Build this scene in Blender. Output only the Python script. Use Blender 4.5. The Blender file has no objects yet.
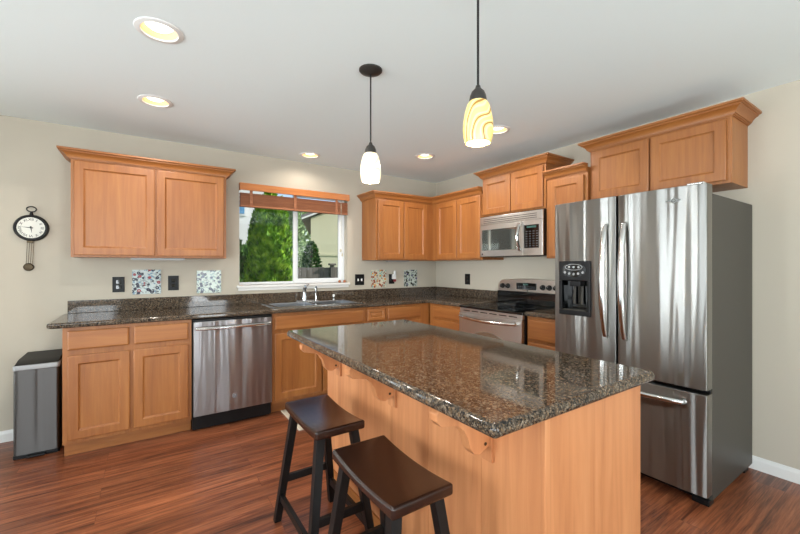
import bpy, bmesh, math, random
from mathutils import Vector, Matrix
R = math.radians
random.seed(7)
S = bpy.context.scene
COL = S.collection

# ------------------------------------------------------------------ camera
cam_d = bpy.data.cameras.new('camera'); cam = bpy.data.objects.new('camera', cam_d); COL.objects.link(cam)
cam.location = (-3.257, -3.971, 1.307); cam.rotation_euler = (R(90), 0, R(-33.894))
cam_d.sensor_width = 36; cam_d.lens = 377.64 / 800 * 36; cam_d.shift_y = -1.15 / 800
cam_d.clip_start = .05
S.camera = cam

# ------------------------------------------------------------------ world, sun, daylight, exposure
W = bpy.data.worlds.new('sky'); S.world = W; W.use_nodes = True
wn = W.node_tree.nodes; wl = W.node_tree.links
sky = wn.new('ShaderNodeTexSky'); sky.sky_type = 'NISHITA'; sky.sun_disc = False
sky.sun_elevation = R(48); sky.sun_rotation = R(105); sky.air_density = 1.0; sky.dust_density = 1.5
wl.new(sky.outputs['Color'], wn['Background'].inputs['Color']); wn['Background'].inputs['Strength'].default_value = .22
def light(name, kind, loc, energy, color=(1, 1, 1), **kw):
    d = bpy.data.lights.new(name, kind); d.energy = energy; d.color = color
    rot = kw.pop('rot', None)
    for k, v in kw.items(): setattr(d, k, v)
    o = bpy.data.objects.new(name, d); COL.objects.link(o); o.location = loc
    if rot: o.rotation_euler = rot
    return o
sun = light('sun', 'SUN', (8, -2, 12), 9.0, (1, .95, .86), angle=R(.6))
sun.rotation_euler = Vector((-.86, .18, -.46)).to_track_quat('-Z', 'Y').to_euler()
# daylight lamps added in invented openings behind and left of the camera
DAY = (.875, .955, 1)
for y in (-.95, -1.55, -2.15):
    light('added_streak_light', 'AREA', (-6.28, y, 1.15), 9, DAY, rot=(0, R(-92), 0), shape='RECTANGLE', size=2.1, size_y=.14, spread=R(70))  # added strips in invented windows, to streak the fridge steel
for x in (-5.20, -4.70):
    light('added_streak_light', 'AREA', (x, .10, 1.15), 6, DAY, rot=(R(-92), 0, 0), shape='RECTANGLE', size=.14, size_y=2.1, spread=R(160))  # more added strips, mirrored in the left fridge door; openings invented
light('added_left_daylight', 'AREA', (-6.28, -4.3, 1.35), 75, DAY, rot=(0, R(-118), 0), shape='RECTANGLE', size=1.5, size_y=2.1, spread=R(150))  # added to brighten the right wall through an invented window
light('added_rear_daylight', 'AREA', (-4.85, -6.58, 1.32), 120, DAY, rot=(R(126), 0, R(-12)), shape='RECTANGLE', size=2.1, size_y=1.75, spread=R(150))  # added fill for ceiling and island from an invented rear window
light('added_island_fill', 'AREA', (-1.95, -6.58, 1.12), 58, DAY, rot=(R(108), 0, R(-6)), shape='RECTANGLE', size=.85, size_y=2.0, spread=R(150))  # added to brighten the island end panel; the door is invented
S.view_settings.view_transform = 'Standard'; S.view_settings.look = 'None'
S.view_settings.exposure = 0.0; S.view_settings.gamma = 1.0
S.view_settings.use_curve_mapping = False
S.cycles.use_denoising = True
S.cycles.max_bounces = 10; S.cycles.diffuse_bounces = 5; S.cycles.glossy_bounces = 5
S.cycles.sample_clamp_indirect = 8

# ------------------------------------------------------------------ materials
def lin(r, g, b):
    f = lambda c: (c / 255 / 12.92) if c / 255 <= .04045 else ((c / 255 + .055) / 1.055) ** 2.4
    return (f(r), f(g), f(b), 1)
MATS = {}
def mat(name, col, rough=.5, metal=0, **kw):
    m = bpy.data.materials.new(name); m.use_nodes = True
    b = m.node_tree.nodes['Principled BSDF']
    b.inputs['Base Color'].default_value = lin(*col); b.inputs['Roughness'].default_value = rough; b.inputs['Metallic'].default_value = metal
    for k, v in kw.items(): b.inputs[k.replace('_', ' ')].default_value = v
    MATS[name] = m
    return m
def nodes(m): return m.node_tree.nodes, m.node_tree.links, m.node_tree.nodes['Principled BSDF']
def tex_noise(m, scale, nscale=1, detail=4, rough=.55, dist=0, coord='Object', shift=True):
    n, l, b = nodes(m)
    tc = n.new('ShaderNodeTexCoord'); mp = n.new('ShaderNodeMapping'); mp.inputs['Scale'].default_value = scale
    l.new(tc.outputs[coord], mp.inputs['Vector'])
    if shift:
        oi = n.new('ShaderNodeObjectInfo'); mu = n.new('ShaderNodeMath'); mu.operation = 'MULTIPLY'; mu.inputs[1].default_value = 37
        l.new(oi.outputs['Random'], mu.inputs[0]); l.new(mu.outputs[0], mp.inputs['Location'])
    t = n.new('ShaderNodeTexNoise'); t.inputs['Scale'].default_value = nscale; t.inputs['Detail'].default_value = detail
    t.inputs['Roughness'].default_value = rough; t.inputs['Distortion'].default_value = dist
    l.new(mp.outputs[0], t.inputs['Vector'])
    return t, mp
def ramp(m, fac, stops, const=False):
    n, l, b = nodes(m)
    r = n.new('ShaderNodeValToRGB'); e = r.color_ramp.elements
    if const: r.color_ramp.interpolation = 'CONSTANT'
    while len(e) < len(stops): e.new(.5)
    for el, (p, c) in zip(e, stops): el.position = p; el.color = c if len(c) == 4 else lin(*c)
    l.new(fac, r.inputs['Fac'])
    return r
def mixc(m, fac, a, b, mode='MIX'):
    n, l, _ = nodes(m)
    x = n.new('ShaderNodeMix'); x.data_type = 'RGBA'; x.blend_type = mode
    for s, v in ((0, fac), (6, a), (7, b)):
        if hasattr(v, 'links'): l.new(v, x.inputs[s])
        else: x.inputs[s].default_value = v
    return x.outputs[2]
def bump(m, h, strength=.1, distance=.01):
    n, l, b = nodes(m)
    u = n.new('ShaderNodeBump'); u.inputs['Strength'].default_value = strength; u.inputs['Distance'].default_value = distance
    l.new(h, u.inputs['Height']); l.new(u.outputs[0], b.inputs['Normal'])
def wood(name, lo, mid, hi, sc, rough=.42, coat=.06):
    m = mat(name, mid, rough, Coat_Weight=coat, Coat_Roughness=.25)
    n, l, b = nodes(m)
    t, mp = tex_noise(m, sc, 1, 5, .6, .6)
    t2, _ = tex_noise(m, tuple(s * .12 for s in sc), 1, 3, .5, 1.2)
    r1 = ramp(m, t.outputs['Fac'], [(.25, lo), (.52, mid), (.8, hi)])
    r2 = ramp(m, t2.outputs['Fac'], [(.3, lo), (.7, hi)])
    l.new(mixc(m, .35, r1.outputs[0], r2.outputs[0]), b.inputs['Base Color'])
    bump(m, t.outputs['Fac'], .05, .002)
    return m
MAP_V = wood('maple vertical grain', (128, 74, 33), (156, 95, 45), (173, 114, 59), (38, 38, 2.2))
MAP_H = wood('maple horizontal grain', (128, 74, 33), (156, 95, 45), (173, 114, 59), (2.2, 2.2, 38))
MAP_I = wood('maple island panel', (160, 98, 58), (192, 126, 80), (212, 150, 102), (22, 22, 1.3))
STOOL = wood('dark espresso wood', (20, 11, 8), (36, 18, 12), (58, 30, 19), (40, 4, 40), .25, .2)
STOOLL = mat('black stained wood', (13, 11, 10), .45, Specular_IOR_Level=.3)
BLIND = wood('reddish woven blind wood', (120, 66, 40), (165, 98, 62), (196, 134, 92), (4, 40, 160), .55, 0)
VAL = wood('orange valance wood', (176, 100, 48), (200, 122, 62), (214, 140, 80), (3, 30, 40))

def floor_mat():
    m = mat('reddish laminate planks', (120, 62, 36), .36, Coat_Weight=.1)
    n, l, b = nodes(m)
    tc = n.new('ShaderNodeTexCoord')
    br = n.new('ShaderNodeTexBrick'); br.inputs['Scale'].default_value = 1
    br.inputs['Brick Width'].default_value = 1.25; br.inputs['Row Height'].default_value = .125; br.inputs['Mortar Size'].default_value = .0012
    br.inputs['Color1'].default_value = (.25, .25, .25, 1); br.inputs['Color2'].default_value = (.8, .8, .8, 1); br.inputs['Mortar'].default_value = (0, 0, 0, 1)
    br.offset = .37
    l.new(tc.outputs['Object'], br.inputs['Vector'])
    # offset the grain plank by plank
    add = n.new('ShaderNodeVectorMath'); add.operation = 'MULTIPLY_ADD'; add.inputs[1].default_value = (7, 7, 7)
    l.new(br.outputs['Color'], add.inputs[0]); l.new(tc.outputs['Object'], add.inputs[2])
    def nz(sc, det, ro, di):
        mp = n.new('ShaderNodeMapping'); mp.inputs['Scale'].default_value = sc; l.new(add.outputs[0], mp.inputs['Vector'])
        t = n.new('ShaderNodeTexNoise'); t.inputs['Scale'].default_value = 1; t.inputs['Detail'].default_value = det; t.inputs['Roughness'].default_value = ro; t.inputs['Distortion'].default_value = di
        l.new(mp.outputs[0], t.inputs['Vector']); return t
    t1 = nz((1.5, 34, 1), 6, .68, .8); t2 = nz((.9, 9, 1), 5, .65, 1.6); t3 = nz((6, 150, 1), 2, .5, 0)
    c1 = ramp(m, t1.outputs['Fac'], [(.36, (48, 23, 15)), (.43, (104, 53, 32)), (.51, (146, 80, 49)), (.63, (192, 122, 82))])
    c2 = ramp(m, t2.outputs['Fac'], [(.39, (40, 20, 15)), (.46, (114, 59, 36)), (.60, (170, 98, 62))])
    c = mixc(m, .45, c1.outputs[0], c2.outputs[0])
    c = mixc(m, .25, c, ramp(m, t3.outputs['Fac'], [(.40, (84, 44, 30)), (.60, (184, 116, 78))]).outputs[0])
    pl = ramp(m, br.outputs['Color'], [(0, (.45, .42, .42, 1)), (.25, (.62, .60, .60, 1)), (.8, (1.0, 1.0, 1.0, 1))])
    c = mixc(m, 1.0, c, pl.outputs[0], 'MULTIPLY')
    l.new(c, b.inputs['Base Color'])
    rr = ramp(m, t1.outputs['Fac'], [(.2, (.42, .42, .42, 1)), (.8, (.3, .3, .3, 1))]); l.new(rr.outputs[0], b.inputs['Roughness'])
    bump(m, br.outputs['Fac'], -.15, .002)
    return m
FLOOR = floor_mat()
def granite():
    m = mat('speckled brown granite', (90, 78, 66), .06, Specular_IOR_Level=.42)
    n, l, b = nodes(m)
    tc = n.new('ShaderNodeTexCoord')
    def vor(sc):
        v = n.new('ShaderNodeTexVoronoi'); v.inputs['Scale'].default_value = sc; l.new(tc.outputs['Object'], v.inputs['Vector']); return v
    a, c = vor(250), vor(130)
    sep = n.new('ShaderNodeSeparateColor'); l.new(a.outputs['Color'], sep.inputs[0])
    se2 = n.new('ShaderNodeSeparateColor'); l.new(c.outputs['Color'], se2.inputs[0])
    pal = [(0, (20, 18, 17)), (.28, (48, 42, 37)), (.48, (80, 69, 58)), (.66, (100, 87, 73)), (.80, (116, 92, 68)), (.92, (138, 123, 106))]
    r1 = ramp(m, sep.outputs[0], pal, True); r2 = ramp(m, se2.outputs[1], pal, True)
    l.new(mixc(m, .45, r1.outputs[0], r2.outputs[0]), b.inputs['Base Color'])
    return m
GRAN = granite()
def steel(name, col, rough, wob=0, sc=(1, 11, .5), rot=.25, aniso=.95):
    m = mat(name, col, rough, 1.0, Anisotropic=aniso, Anisotropic_Rotation=rot)
    n, l, b = nodes(m)
    tg = n.new('ShaderNodeTangent'); tg.direction_type = 'RADIAL'; tg.axis = 'Z'; l.new(tg.outputs[0], b.inputs['Tangent'])
    if wob:
        w, _ = tex_noise(m, sc, 1, 2, .4, .2)
        bump(m, w.outputs['Fac'], 1.0, wob)
    return m
STEEL_F = steel('fridge stainless', (146, 145, 142), .33, .045, (1, 6.5, .3))
STEEL_D = steel('dishwasher stainless', (158, 154, 155), .34, .02, (8, 1, .5))
STEEL = steel('brushed stainless', (216, 214, 210), .34, aniso=.55)
STEEL_T = steel('bin stainless', (88, 85, 83), .38, .01, (9, 1, .4))
SINKM = mat('satin sink steel', (150, 152, 156), .3, 1)
CHROME = mat('polished chrome', (215, 216, 218), .08, 1)
HANDLE = mat('satin handle metal', (214, 213, 211), .16, 1)
DGREY = mat('dark grey painted steel', (66, 63, 57), .45, 0, Specular_IOR_Level=.3)
BLACK = mat('black plastic', (12, 12, 13), .45, Specular_IOR_Level=.3)
BLACKG = mat('black glass', (6, 7, 8), .05, Specular_IOR_Level=.7)
DARKW = mat('dark glass window', (178, 182, 174), .04, .9)
SILVER = mat('silver plastic', (158, 158, 158), .35, .3)
WHITE = mat('white plastic', (232, 231, 228), .4)
WHITEP = mat('white trim paint', (228, 226, 222), .4)
VINYL = mat('white vinyl', (236, 237, 238), .35)
IRON = mat('dark bronze metal', (70, 67, 64), .4, .6)
IRONB = mat('black iron', (20, 19, 19), .5, .2)
FACE = mat('cream clock face', (226, 224, 214), .5)
BRONZE = mat('aged bronze', (74, 62, 46), .35, .8)
AMBER = mat('warm white reflector', (228, 184, 136), .35)
GREYT = mat('grey markings', (150, 152, 156), .5)
KEYS = mat('dim key markings', (92, 93, 96), .5)
LGREY = mat('light grey fabric', (178, 176, 170), .95)
RUGB = mat('beige rug', (206, 196, 176), .95)
REDP = mat('dark red plastic', (130, 34, 40), .4)
BURN = mat('grey burner print', (58, 58, 60), .15)
def wall_mat(name, col, bs=.05):
    m = mat(name, col, .85)
    t, _ = tex_noise(m, (60, 60, 60), 1, 3, .6, 0, shift=False)
    bump(m, t.outputs['Fac'], bs, .004)
    return m
WALL = wall_mat('greige wall paint', (190, 181, 165))
CARPET = wall_mat('greige carpet', (176, 170, 160), .3)
CEIL = wall_mat('white ceiling paint', (237, 245, 245), .08)
def glass():
    m = mat('window glass', (255, 255, 255), 0); n, l, b = nodes(m)
    tr = n.new('ShaderNodeBsdfTransparent'); gl = n.new('ShaderNodeBsdfGlossy'); gl.inputs['Roughness'].default_value = .01
    fr = n.new('ShaderNodeFresnel'); fr.inputs['IOR'].default_value = 1.45
    mx = n.new('ShaderNodeMixShader'); l.new(fr.outputs[0], mx.inputs[0]); l.new(tr.outputs[0], mx.inputs[1]); l.new(gl.outputs[0], mx.inputs[2])
    l.new(mx.outputs[0], n['Material Output'].inputs['Surface'])
    return m
GLASS = glass()
def emit(name, col, st):
    m = mat(name, col, .4); n, l, b = nodes(m)
    b.inputs['Emission Color'].default_value = lin(*col); b.inputs['Emission Strength'].default_value = st
    return m
BULB = emit('glowing lamp face', (255, 246, 230), 3.5)
BULBW = emit('glowing bulb', (255, 232, 190), 12)
def shade_mat(name, c1, c2, c3, st):
    m = mat(name, c1, .25); n, l, b = nodes(m)
    tc = n.new('ShaderNodeTexCoord'); mp = n.new('ShaderNodeMapping'); mp.inputs['Scale'].default_value = (1, 1, .8); mp.inputs['Rotation'].default_value = (.6, .4, 0)
    l.new(tc.outputs['Object'], mp.inputs['Vector'])
    w = n.new('ShaderNodeTexWave'); w.inputs['Scale'].default_value = 5; w.inputs['Distortion'].default_value = 16; w.inputs['Detail'].default_value = 1.2; w.inputs['Detail Scale'].default_value = 1.2
    w.bands_direction = 'Z'
    l.new(mp.outputs[0], w.inputs['Vector'])
    r = ramp(m, w.outputs['Fac'], [(0, c3), (.02, c3), (.10, c2), (.5, c1), (.85, c2)])
    l.new(r.outputs[0], b.inputs['Base Color']); l.new(r.outputs[0], b.inputs['Emission Color'])
    b.inputs['Emission Strength'].default_value = st
    return m
SHADE_A = shade_mat('lit pale swirled glass', (255, 246, 226), (255, 238, 206), (240, 212, 164), .68)
SHADE_B = shade_mat('lit amber swirled glass', (248, 226, 160), (236, 204, 124), (150, 108, 50), .36)
def mosaic(name, bg, dark, acc, acc2, sc=62):
    m = mat(name, bg, .2); n, l, b = nodes(m)
    tc = n.new('ShaderNodeTexCoord')
    v = n.new('ShaderNodeTexVoronoi'); v.inputs['Scale'].default_value = sc * .45; l.new(tc.outputs['Object'], v.inputs['Vector'])
    v2 = n.new('ShaderNodeTexVoronoi'); v2.inputs['Scale'].default_value = sc * 1.3; l.new(tc.outputs['Object'], v2.inputs['Vector'])
    s = n.new('ShaderNodeSeparateColor'); l.new(v2.outputs['Color'], s.inputs[0])
    s1 = n.new('ShaderNodeSeparateColor'); l.new(v.outputs['Color'], s1.inputs[0])
    base = ramp(m, s.outputs[0], [(0, bg), (.55, tuple(int(c * .8) for c in bg)), (.72, acc2), (.86, dark), (.92, bg)], True)
    flower = ramp(m, s1.outputs[0], [(0, dark), (.4, acc), (.6, dark), (.85, bg)], True)
    ring = ramp(m, v.outputs['Distance'], [(0, (0, 0, 0, 1)), (.10, (.6, .6, .6, 1)), (.17, (1, 1, 1, 1)), (.40, (0, 0, 0, 1))], True)
    l.new(mixc(m, ring.outputs[0], base.outputs[0], flower.outputs[0]), b.inputs['Base Color'])
    return m
MOS = [mosaic('mosaic white blue and red', (196, 206, 204), (40, 42, 60), (150, 52, 56), (120, 150, 170)),
       mosaic('mosaic pale green and navy', (196, 208, 196), (32, 40, 62), (60, 70, 96), (136, 164, 160)),
       mosaic('mosaic orange and teal', (214, 206, 184), (150, 74, 50), (220, 150, 60), (110, 180, 168)),
       mosaic('mosaic black and violet', (190, 196, 186), (30, 34, 34), (70, 56, 96), (120, 140, 130))]
def leaf_mat(name, a, b_, c):
    m = mat(name, b_, .6, Specular_IOR_Level=.2); n, l, b = nodes(m)
    tc = n.new('ShaderNodeTexCoord'); t = n.new('ShaderNodeTexNoise'); t.inputs['Scale'].default_value = 9; t.inputs['Detail'].default_value = 4
    l.new(tc.outputs['Object'], t.inputs['Vector'])
    l.new(ramp(m, t.outputs['Fac'], [(.3, a), (.5, b_), (.7, c)]).outputs[0], b.inputs['Base Color'])
    return m
LEAF = leaf_mat('arborvitae green', (44, 92, 24), (104, 152, 36), (164, 196, 60))
LEAFD = leaf_mat('deep evergreen', (28, 62, 26), (54, 96, 40), (92, 134, 60))
LEAFP = leaf_mat('pale tree green', (96, 128, 84), (140, 166, 116), (176, 196, 150))
BARK = mat('bark', (84, 66, 50), .9)
GRASS = leaf_mat('lawn', (70, 96, 40), (96, 122, 54), (120, 142, 70))
SIDING = wall_mat('beige green siding', (196, 194, 164))
SIDEW = wall_mat('white siding', (226, 226, 222))
ROOF = mat('grey shingles', (110, 106, 104), .9)
FENCE = wood('weathered grey fence', (78, 74, 70), (104, 98, 92), (128, 122, 114), (30, 30, 2), .9, 0)

# ------------------------------------------------------------------ mesh builder
class MB:
    def __init__(s): s.bm = bmesh.new()
    def _merge(s, b):
        me = bpy.data.meshes.new('t'); bmesh.ops.recalc_face_normals(b, faces=b.faces); b.to_mesh(me); b.free()
        s.bm.from_mesh(me); bpy.data.meshes.remove(me); return s
    def box(s, x0, x1, y0, y1, z0, z1, bev=0, seg=2):
        b = bmesh.new(); bmesh.ops.create_cube(b, size=1)
        x0, x1 = sorted((x0, x1)); y0, y1 = sorted((y0, y1)); z0, z1 = sorted((z0, z1))
        for v in b.verts: v.co = Vector((x0 if v.co.x < 0 else x1, y0 if v.co.y < 0 else y1, z0 if v.co.z < 0 else z1))
        if bev: bmesh.ops.bevel(b, geom=b.edges[:], offset=bev, segments=seg, affect='EDGES', profile=.5, clamp_overlap=True)
        return s._merge(b)
    def slab(s, poly, z0, z1, bev=0, seg=3, vert_bev=False):
        b = bmesh.new()
        f = b.faces.new([b.verts.new((x, y, z0)) for x, y in poly])
        r = bmesh.ops.extrude_face_region(b, geom=[f])
        for v in r['geom']:
            if isinstance(v, bmesh.types.BMVert): v.co.z = z1
        if bev:
            ed = [e for e in b.edges if vert_bev or abs(e.verts[0].co.z - e.verts[1].co.z) < 1e-6]
            bmesh.ops.bevel(b, geom=ed, offset=bev, segments=seg, affect='EDGES', profile=.5, clamp_overlap=True)
        return s._merge(b)
    def prism(s, pts, fn, a0, a1, bev=0, seg=2):
        """closed outline pts (p,q) swept from a0 to a1; fn(p,q,a) -> point"""
        b = bmesh.new(); n = len(pts)
        A = [b.verts.new(fn(p, q, a0)) for p, q in pts]; B = [b.verts.new(fn(p, q, a1)) for p, q in pts]
        b.faces.new(A); b.faces.new(B[::-1])
        for i in range(n): b.faces.new((A[i], A[(i + 1) % n], B[(i + 1) % n], B[i]))
        bmesh.ops.recalc_face_normals(b, faces=b.faces)
        if bev:
            b.normal_update()
            ed = [e for e in b.edges if len(e.link_faces) == 2 and e.calc_face_angle(0) > R(40)]
            bmesh.ops.bevel(b, geom=ed, offset=bev, segments=seg, affect='EDGES', profile=.5, clamp_overlap=True)
        return s._merge(b)
    def loops(s, rings, cap0=False, cap1=False, close=True):
        b = bmesh.new(); V = [[b.verts.new(p) for p in r] for r in rings]; n = len(V[0])
        for i in range(len(V) - 1):
            for j in range(n if close else n - 1):
                k = (j + 1) % n; b.faces.new((V[i][j], V[i][k], V[i + 1][k], V[i + 1][j]))
        if cap0: b.faces.new(V[0])
        if cap1: b.faces.new(V[-1][::-1])
        return s._merge(b)
    def nest(s, fn, a0, a1, z0, z1, steps, cap=True, cap0=False):
        rings = [[fn(a, d, z) for a, z in ((a0 + i, z0 + i), (a1 - i, z0 + i), (a1 - i, z1 - i), (a0 + i, z1 - i))] for i, d in steps]
        return s.loops(rings, cap0, cap)
    def tube(s, path, r, n=10, flat=1.0, up=(0, 0, 1)):
        P = [Vector(p) for p in path]; rings = []
        rr = r if isinstance(r, (list, tuple)) else [r] * len(P)
        prev = None
        for i, p in enumerate(P):
            d = (P[min(i + 1, len(P) - 1)] - P[max(i - 1, 0)]).normalized()
            u = Vector(up) if prev is None else prev
            if abs(d.dot(u)) > .95: u = Vector((1, 0, 0)) if abs(d.x) < .9 else Vector((0, 1, 0))
            a = (u - d * u.dot(d)).normalized(); c = d.cross(a); prev = a
            rings.append([p + a * (rr[i] * math.cos(2 * math.pi * k / n)) + c * (rr[i] * flat * math.sin(2 * math.pi * k / n)) for k in range(n)])
        return s.loops(rings, True, True)
    def lathe(s, prof, c, n=28, axis='z', cap0=True, cap1=True):
        rings = []
        for r, h in prof:
            ring = []
            for k in range(n):
                a = 2 * math.pi * k / n; x, y = max(r, 1e-4) * math.cos(a), max(r, 1e-4) * math.sin(a)
                ring.append({'z': (c[0] + x, c[1] + y, c[2] + h), 'y': (c[0] + x, c[1] + h, c[2] + y), 'x': (c[0] + h, c[1] + x, c[2] + y)}[axis])
            rings.append(ring)
        return s.loops(rings, cap0, cap1)
    def beam(s, p0, p1, w, d, w1=None, d1=None, bev=0):
        """bar from p0 to p1 with horizontal sections w (x) by d (y)"""
        w1 = w1 or w; d1 = d1 or d; b = bmesh.new()
        q = lambda p, w, d: [b.verts.new((p[0] + i * w / 2, p[1] + j * d / 2, p[2])) for i, j in ((-1, -1), (1, -1), (1, 1), (-1, 1))]
        A, B = q(p0, w, d), q(p1, w1, d1)
        b.faces.new(A); b.faces.new(B[::-1])
        for i in range(4): b.faces.new((A[i], A[(i + 1) % 4], B[(i + 1) % 4], B[i]))
        if bev: bmesh.ops.bevel(b, geom=b.edges[:], offset=bev, segments=2, affect='EDGES', profile=.5)
        return s._merge(b)
    def sweep(s, prof, path, before=None, after=None):
        """profile (out, z) along a flat path, mitred; out is to the right of travel"""
        P = [Vector(p) for p in path]; rings = []
        for i, p in enumerate(P):
            pv = P[i - 1] if i else (Vector(before) if before else None)
            nx = P[i + 1] if i < len(P) - 1 else (Vector(after) if after else None)
            ns = []
            for q0, q1 in ((pv, p), (p, nx)):
                if q0 is not None and q1 is not None:
                    d = (q1 - q0).normalized(); ns.append(Vector((d.y, -d.x)))
            m = sum(ns, Vector((0, 0))); m = m / (1 + ns[0].dot(ns[-1])) if len(ns) == 2 else ns[0]
            rings.append([(p.x + m.x * o, p.y + m.y * o, z) for o, z in prof])
        return s.loops(rings, True, True)
    def build(s, name, m, parent=None, label=None, cat=None, group=None, kind=None, smooth=True, ang=35):
        me = bpy.data.meshes.new(name); bmesh.ops.recalc_face_normals(s.bm, faces=s.bm.faces)
        o = bpy.data.objects.new(name, me); COL.objects.link(o)
        if parent is not None: org = ORG[parent]; o.parent = parent
        else:
            vs = [v.co for v in s.bm.verts]
            org = Vector(((min(v.x for v in vs) + max(v.x for v in vs)) / 2, (min(v.y for v in vs) + max(v.y for v in vs)) / 2, min(v.z for v in vs)))
            o.location = org
        ORG[o] = Vector(org)
        bmesh.ops.translate(s.bm, verts=s.bm.verts, vec=-Vector(org)); s.bm.to_mesh(me); s.bm.free()
        me.materials.append(m)
        if smooth:
            me.shade_smooth(); me.set_sharp_from_angle(angle=R(ang))
            wnm = o.modifiers.new('weighted normals', 'WEIGHTED_NORMAL'); wnm.keep_sharp = True; wnm.weight = 100
        tag(o, label, cat, group, kind)
        return o
ORG = {}
def tag(o, label=None, cat=None, group=None, kind=None):
    for k, v in (('label', label), ('category', cat), ('group', group), ('kind', kind)):
        if v: o[k] = v
def thing(name, label, cat, loc, group=None):
    o = bpy.data.objects.new(name, None); COL.objects.link(o); o.location = loc; o.empty_display_size = .1
    ORG[o] = Vector(loc); tag(o, label, cat, group); return o
def struct(name, loc=(0, 0, 0)):
    o = bpy.data.objects.new(name, None); COL.objects.link(o); o.location = loc; ORG[o] = Vector(loc); o['kind'] = 'structure'; return o
def cut(o, mb):
    """subtract the shape of mb (world coordinates) from mesh object o"""
    c = mb.build('cutter', BLACK, smooth=False)
    o.modifiers.clear(); md = o.modifiers.new('b', 'BOOLEAN'); md.object = c; md.operation = 'DIFFERENCE'; md.solver = 'EXACT'
    bpy.context.view_layer.update()
    dg = bpy.context.evaluated_depsgraph_get()
    me = bpy.data.meshes.new_from_object(o.evaluated_get(dg)); o.modifiers.clear(); wnm = o.modifiers.new('weighted normals', 'WEIGHTED_NORMAL'); wnm.keep_sharp = True; wnm.weight = 100
    me.shade_smooth(); me.set_sharp_from_angle(angle=R(35)); o.data = me
    bpy.data.objects.remove(c)
def copy_tree(o, parent=None):
    c = o.copy(); COL.objects.link(c)
    if parent is not None: c.parent = parent
    for ch in list(o.children): copy_tree(ch, c)
    return c
def text(s, size, place, name, m, parent, depth=.0006):
    """flat lettering; place is the 4x4 that puts it in the world"""
    cu = bpy.data.curves.new('t', 'FONT'); cu.body = s; cu.size = size; cu.extrude = depth; cu.align_x = 'CENTER'; cu.align_y = 'CENTER'
    t = bpy.data.objects.new('t', cu); COL.objects.link(t); bpy.context.view_layer.update()
    me = bpy.data.meshes.new_from_object(t.evaluated_get(bpy.context.evaluated_depsgraph_get())); bpy.data.objects.remove(t)
    me.transform(place); b = MB(); b.bm.from_mesh(me); bpy.data.meshes.remove(me)
    return b.build(name, m, parent, smooth=False)
BACK = lambda a, d, z: (a, -d, z)
RIGHT = lambda a, d, z: (-d, a, z)
def boxm(mb, fn, a0, a1, d0, d1, z0, z1, bev=0):
    p, q = fn(a0, d0, z0), fn(a1, d1, z1)
    return mb.box(p[0], q[0], p[1], q[1], p[2], q[2], bev)

# ------------------------------------------------------------------ the room
CEILZ = 2.425
XL, YR = -6.2, -6.5
MB().slab([(-4.45, 0), (-4.45, -4.3), (0, -4.3), (0, 0)], -.1, 0).build('floor', FLOOR, kind='structure', smooth=False)
MB().slab([(XL, 0), (-4.45, 0), (-4.45, -4.3), (0, -4.3), (0, YR), (XL, YR)][::-1], -.1, .008).build('added_carpet', CARPET, kind='structure', smooth=False)  # unseen carpet added to keep fridge reflections and ceiling bounce neutral
LIGHTS = [(-3.205, -1.842), (-3.205, -.917), (-1.886, -.303), (-.90, -.917), (-.86, -1.842)]
ce = MB().box(XL, 0, YR, 0, CEILZ, CEILZ + .16).build('ceiling', CEIL, kind='structure', smooth=False)
cb = MB()
for x, y in LIGHTS: cb.lathe([(.078, -.05), (.078, .10)], (x, y, CEILZ), 32)
cut(ce, cb)
WX0, WX1, WZ0, WZ1 = -2.497, -1.325, 1.115, 2.112
b = MB(); T = .15
b.box(XL - T, -5.35, 0, T, -.1, CEILZ + .16).box(-5.05, -4.85, 0, T, -.1, CEILZ + .16).box(-4.55, WX0, 0, T, -.1, CEILZ + .16).box(-5.35, -4.55, 0, T, -.1, .1).box(-5.35, -4.55, 0, T, 2.2, CEILZ + .16).box(WX1, T, 0, T, -.1, CEILZ + .16).box(WX0, WX1, 0, T, -.1, WZ0).box(WX0, WX1, 0, T, WZ1, CEILZ + .16)
b.build('wall_back', WALL, kind='structure', smooth=False)
MB().box(0, T, YR - T, 0, -.1, CEILZ + .16).build('wall_right', WALL, kind='structure', smooth=False)
b = MB()   # unseen left wall with invented openings for the added daylight
for y0, y1, z0, z1 in ((-.80, 0, 0, CEILZ), (-1.40, -1.10, 0, CEILZ), (-2.0, -1.70, 0, CEILZ), (-2.3, -.80, 0, .1), (-2.3, -.80, 2.2, CEILZ), (-3.25, -2.3, 0, CEILZ), (-5.35, -3.25, 0, .6), (-5.35, -3.25, 2.1, CEILZ), (YR, -5.35, 0, CEILZ)): b.box(XL - T, XL, y0, y1, z0, z1)
b.build('wall_left', WALL, kind='structure', smooth=False)
b = MB()
for x0, x1, z0, z1 in ((XL - T, -5.95, 0, CEILZ), (-5.95, -3.75, 0, .40), (-5.95, -3.75, 2.25, CEILZ), (-3.75, -2.45, 0, CEILZ), (-2.45, -1.45, 2.2, CEILZ), (-1.45, 0, 0, CEILZ)): b.box(x0, x1, YR - T, YR, z0, z1)
b.build('wall_front', WALL, kind='structure', smooth=False)
def opening(name, horiz, a0, a1, z0, z1, c, n):
    w = struct(name, (c, (a0 + a1) / 2, z0) if not horiz else ((a0 + a1) / 2, c, z0))
    b = MB()
    def bx(p0, p1, q0, q1):
        if horiz: b.box(p0, p1, c - .04, c + .02, q0, q1, .004)
        else: b.box(c - .04, c + .02, p0, p1, q0, q1, .004)
    f = .05
    bx(a0, a1, z0, z0 + f); bx(a0, a1, z1 - f, z1)
    for i in range(n + 1):
        p = a0 + (a1 - a0 - f) * i / n; bx(p, p + f, z0 + f, z1 - f)
    b.build('window_frame', VINYL, w)
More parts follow.
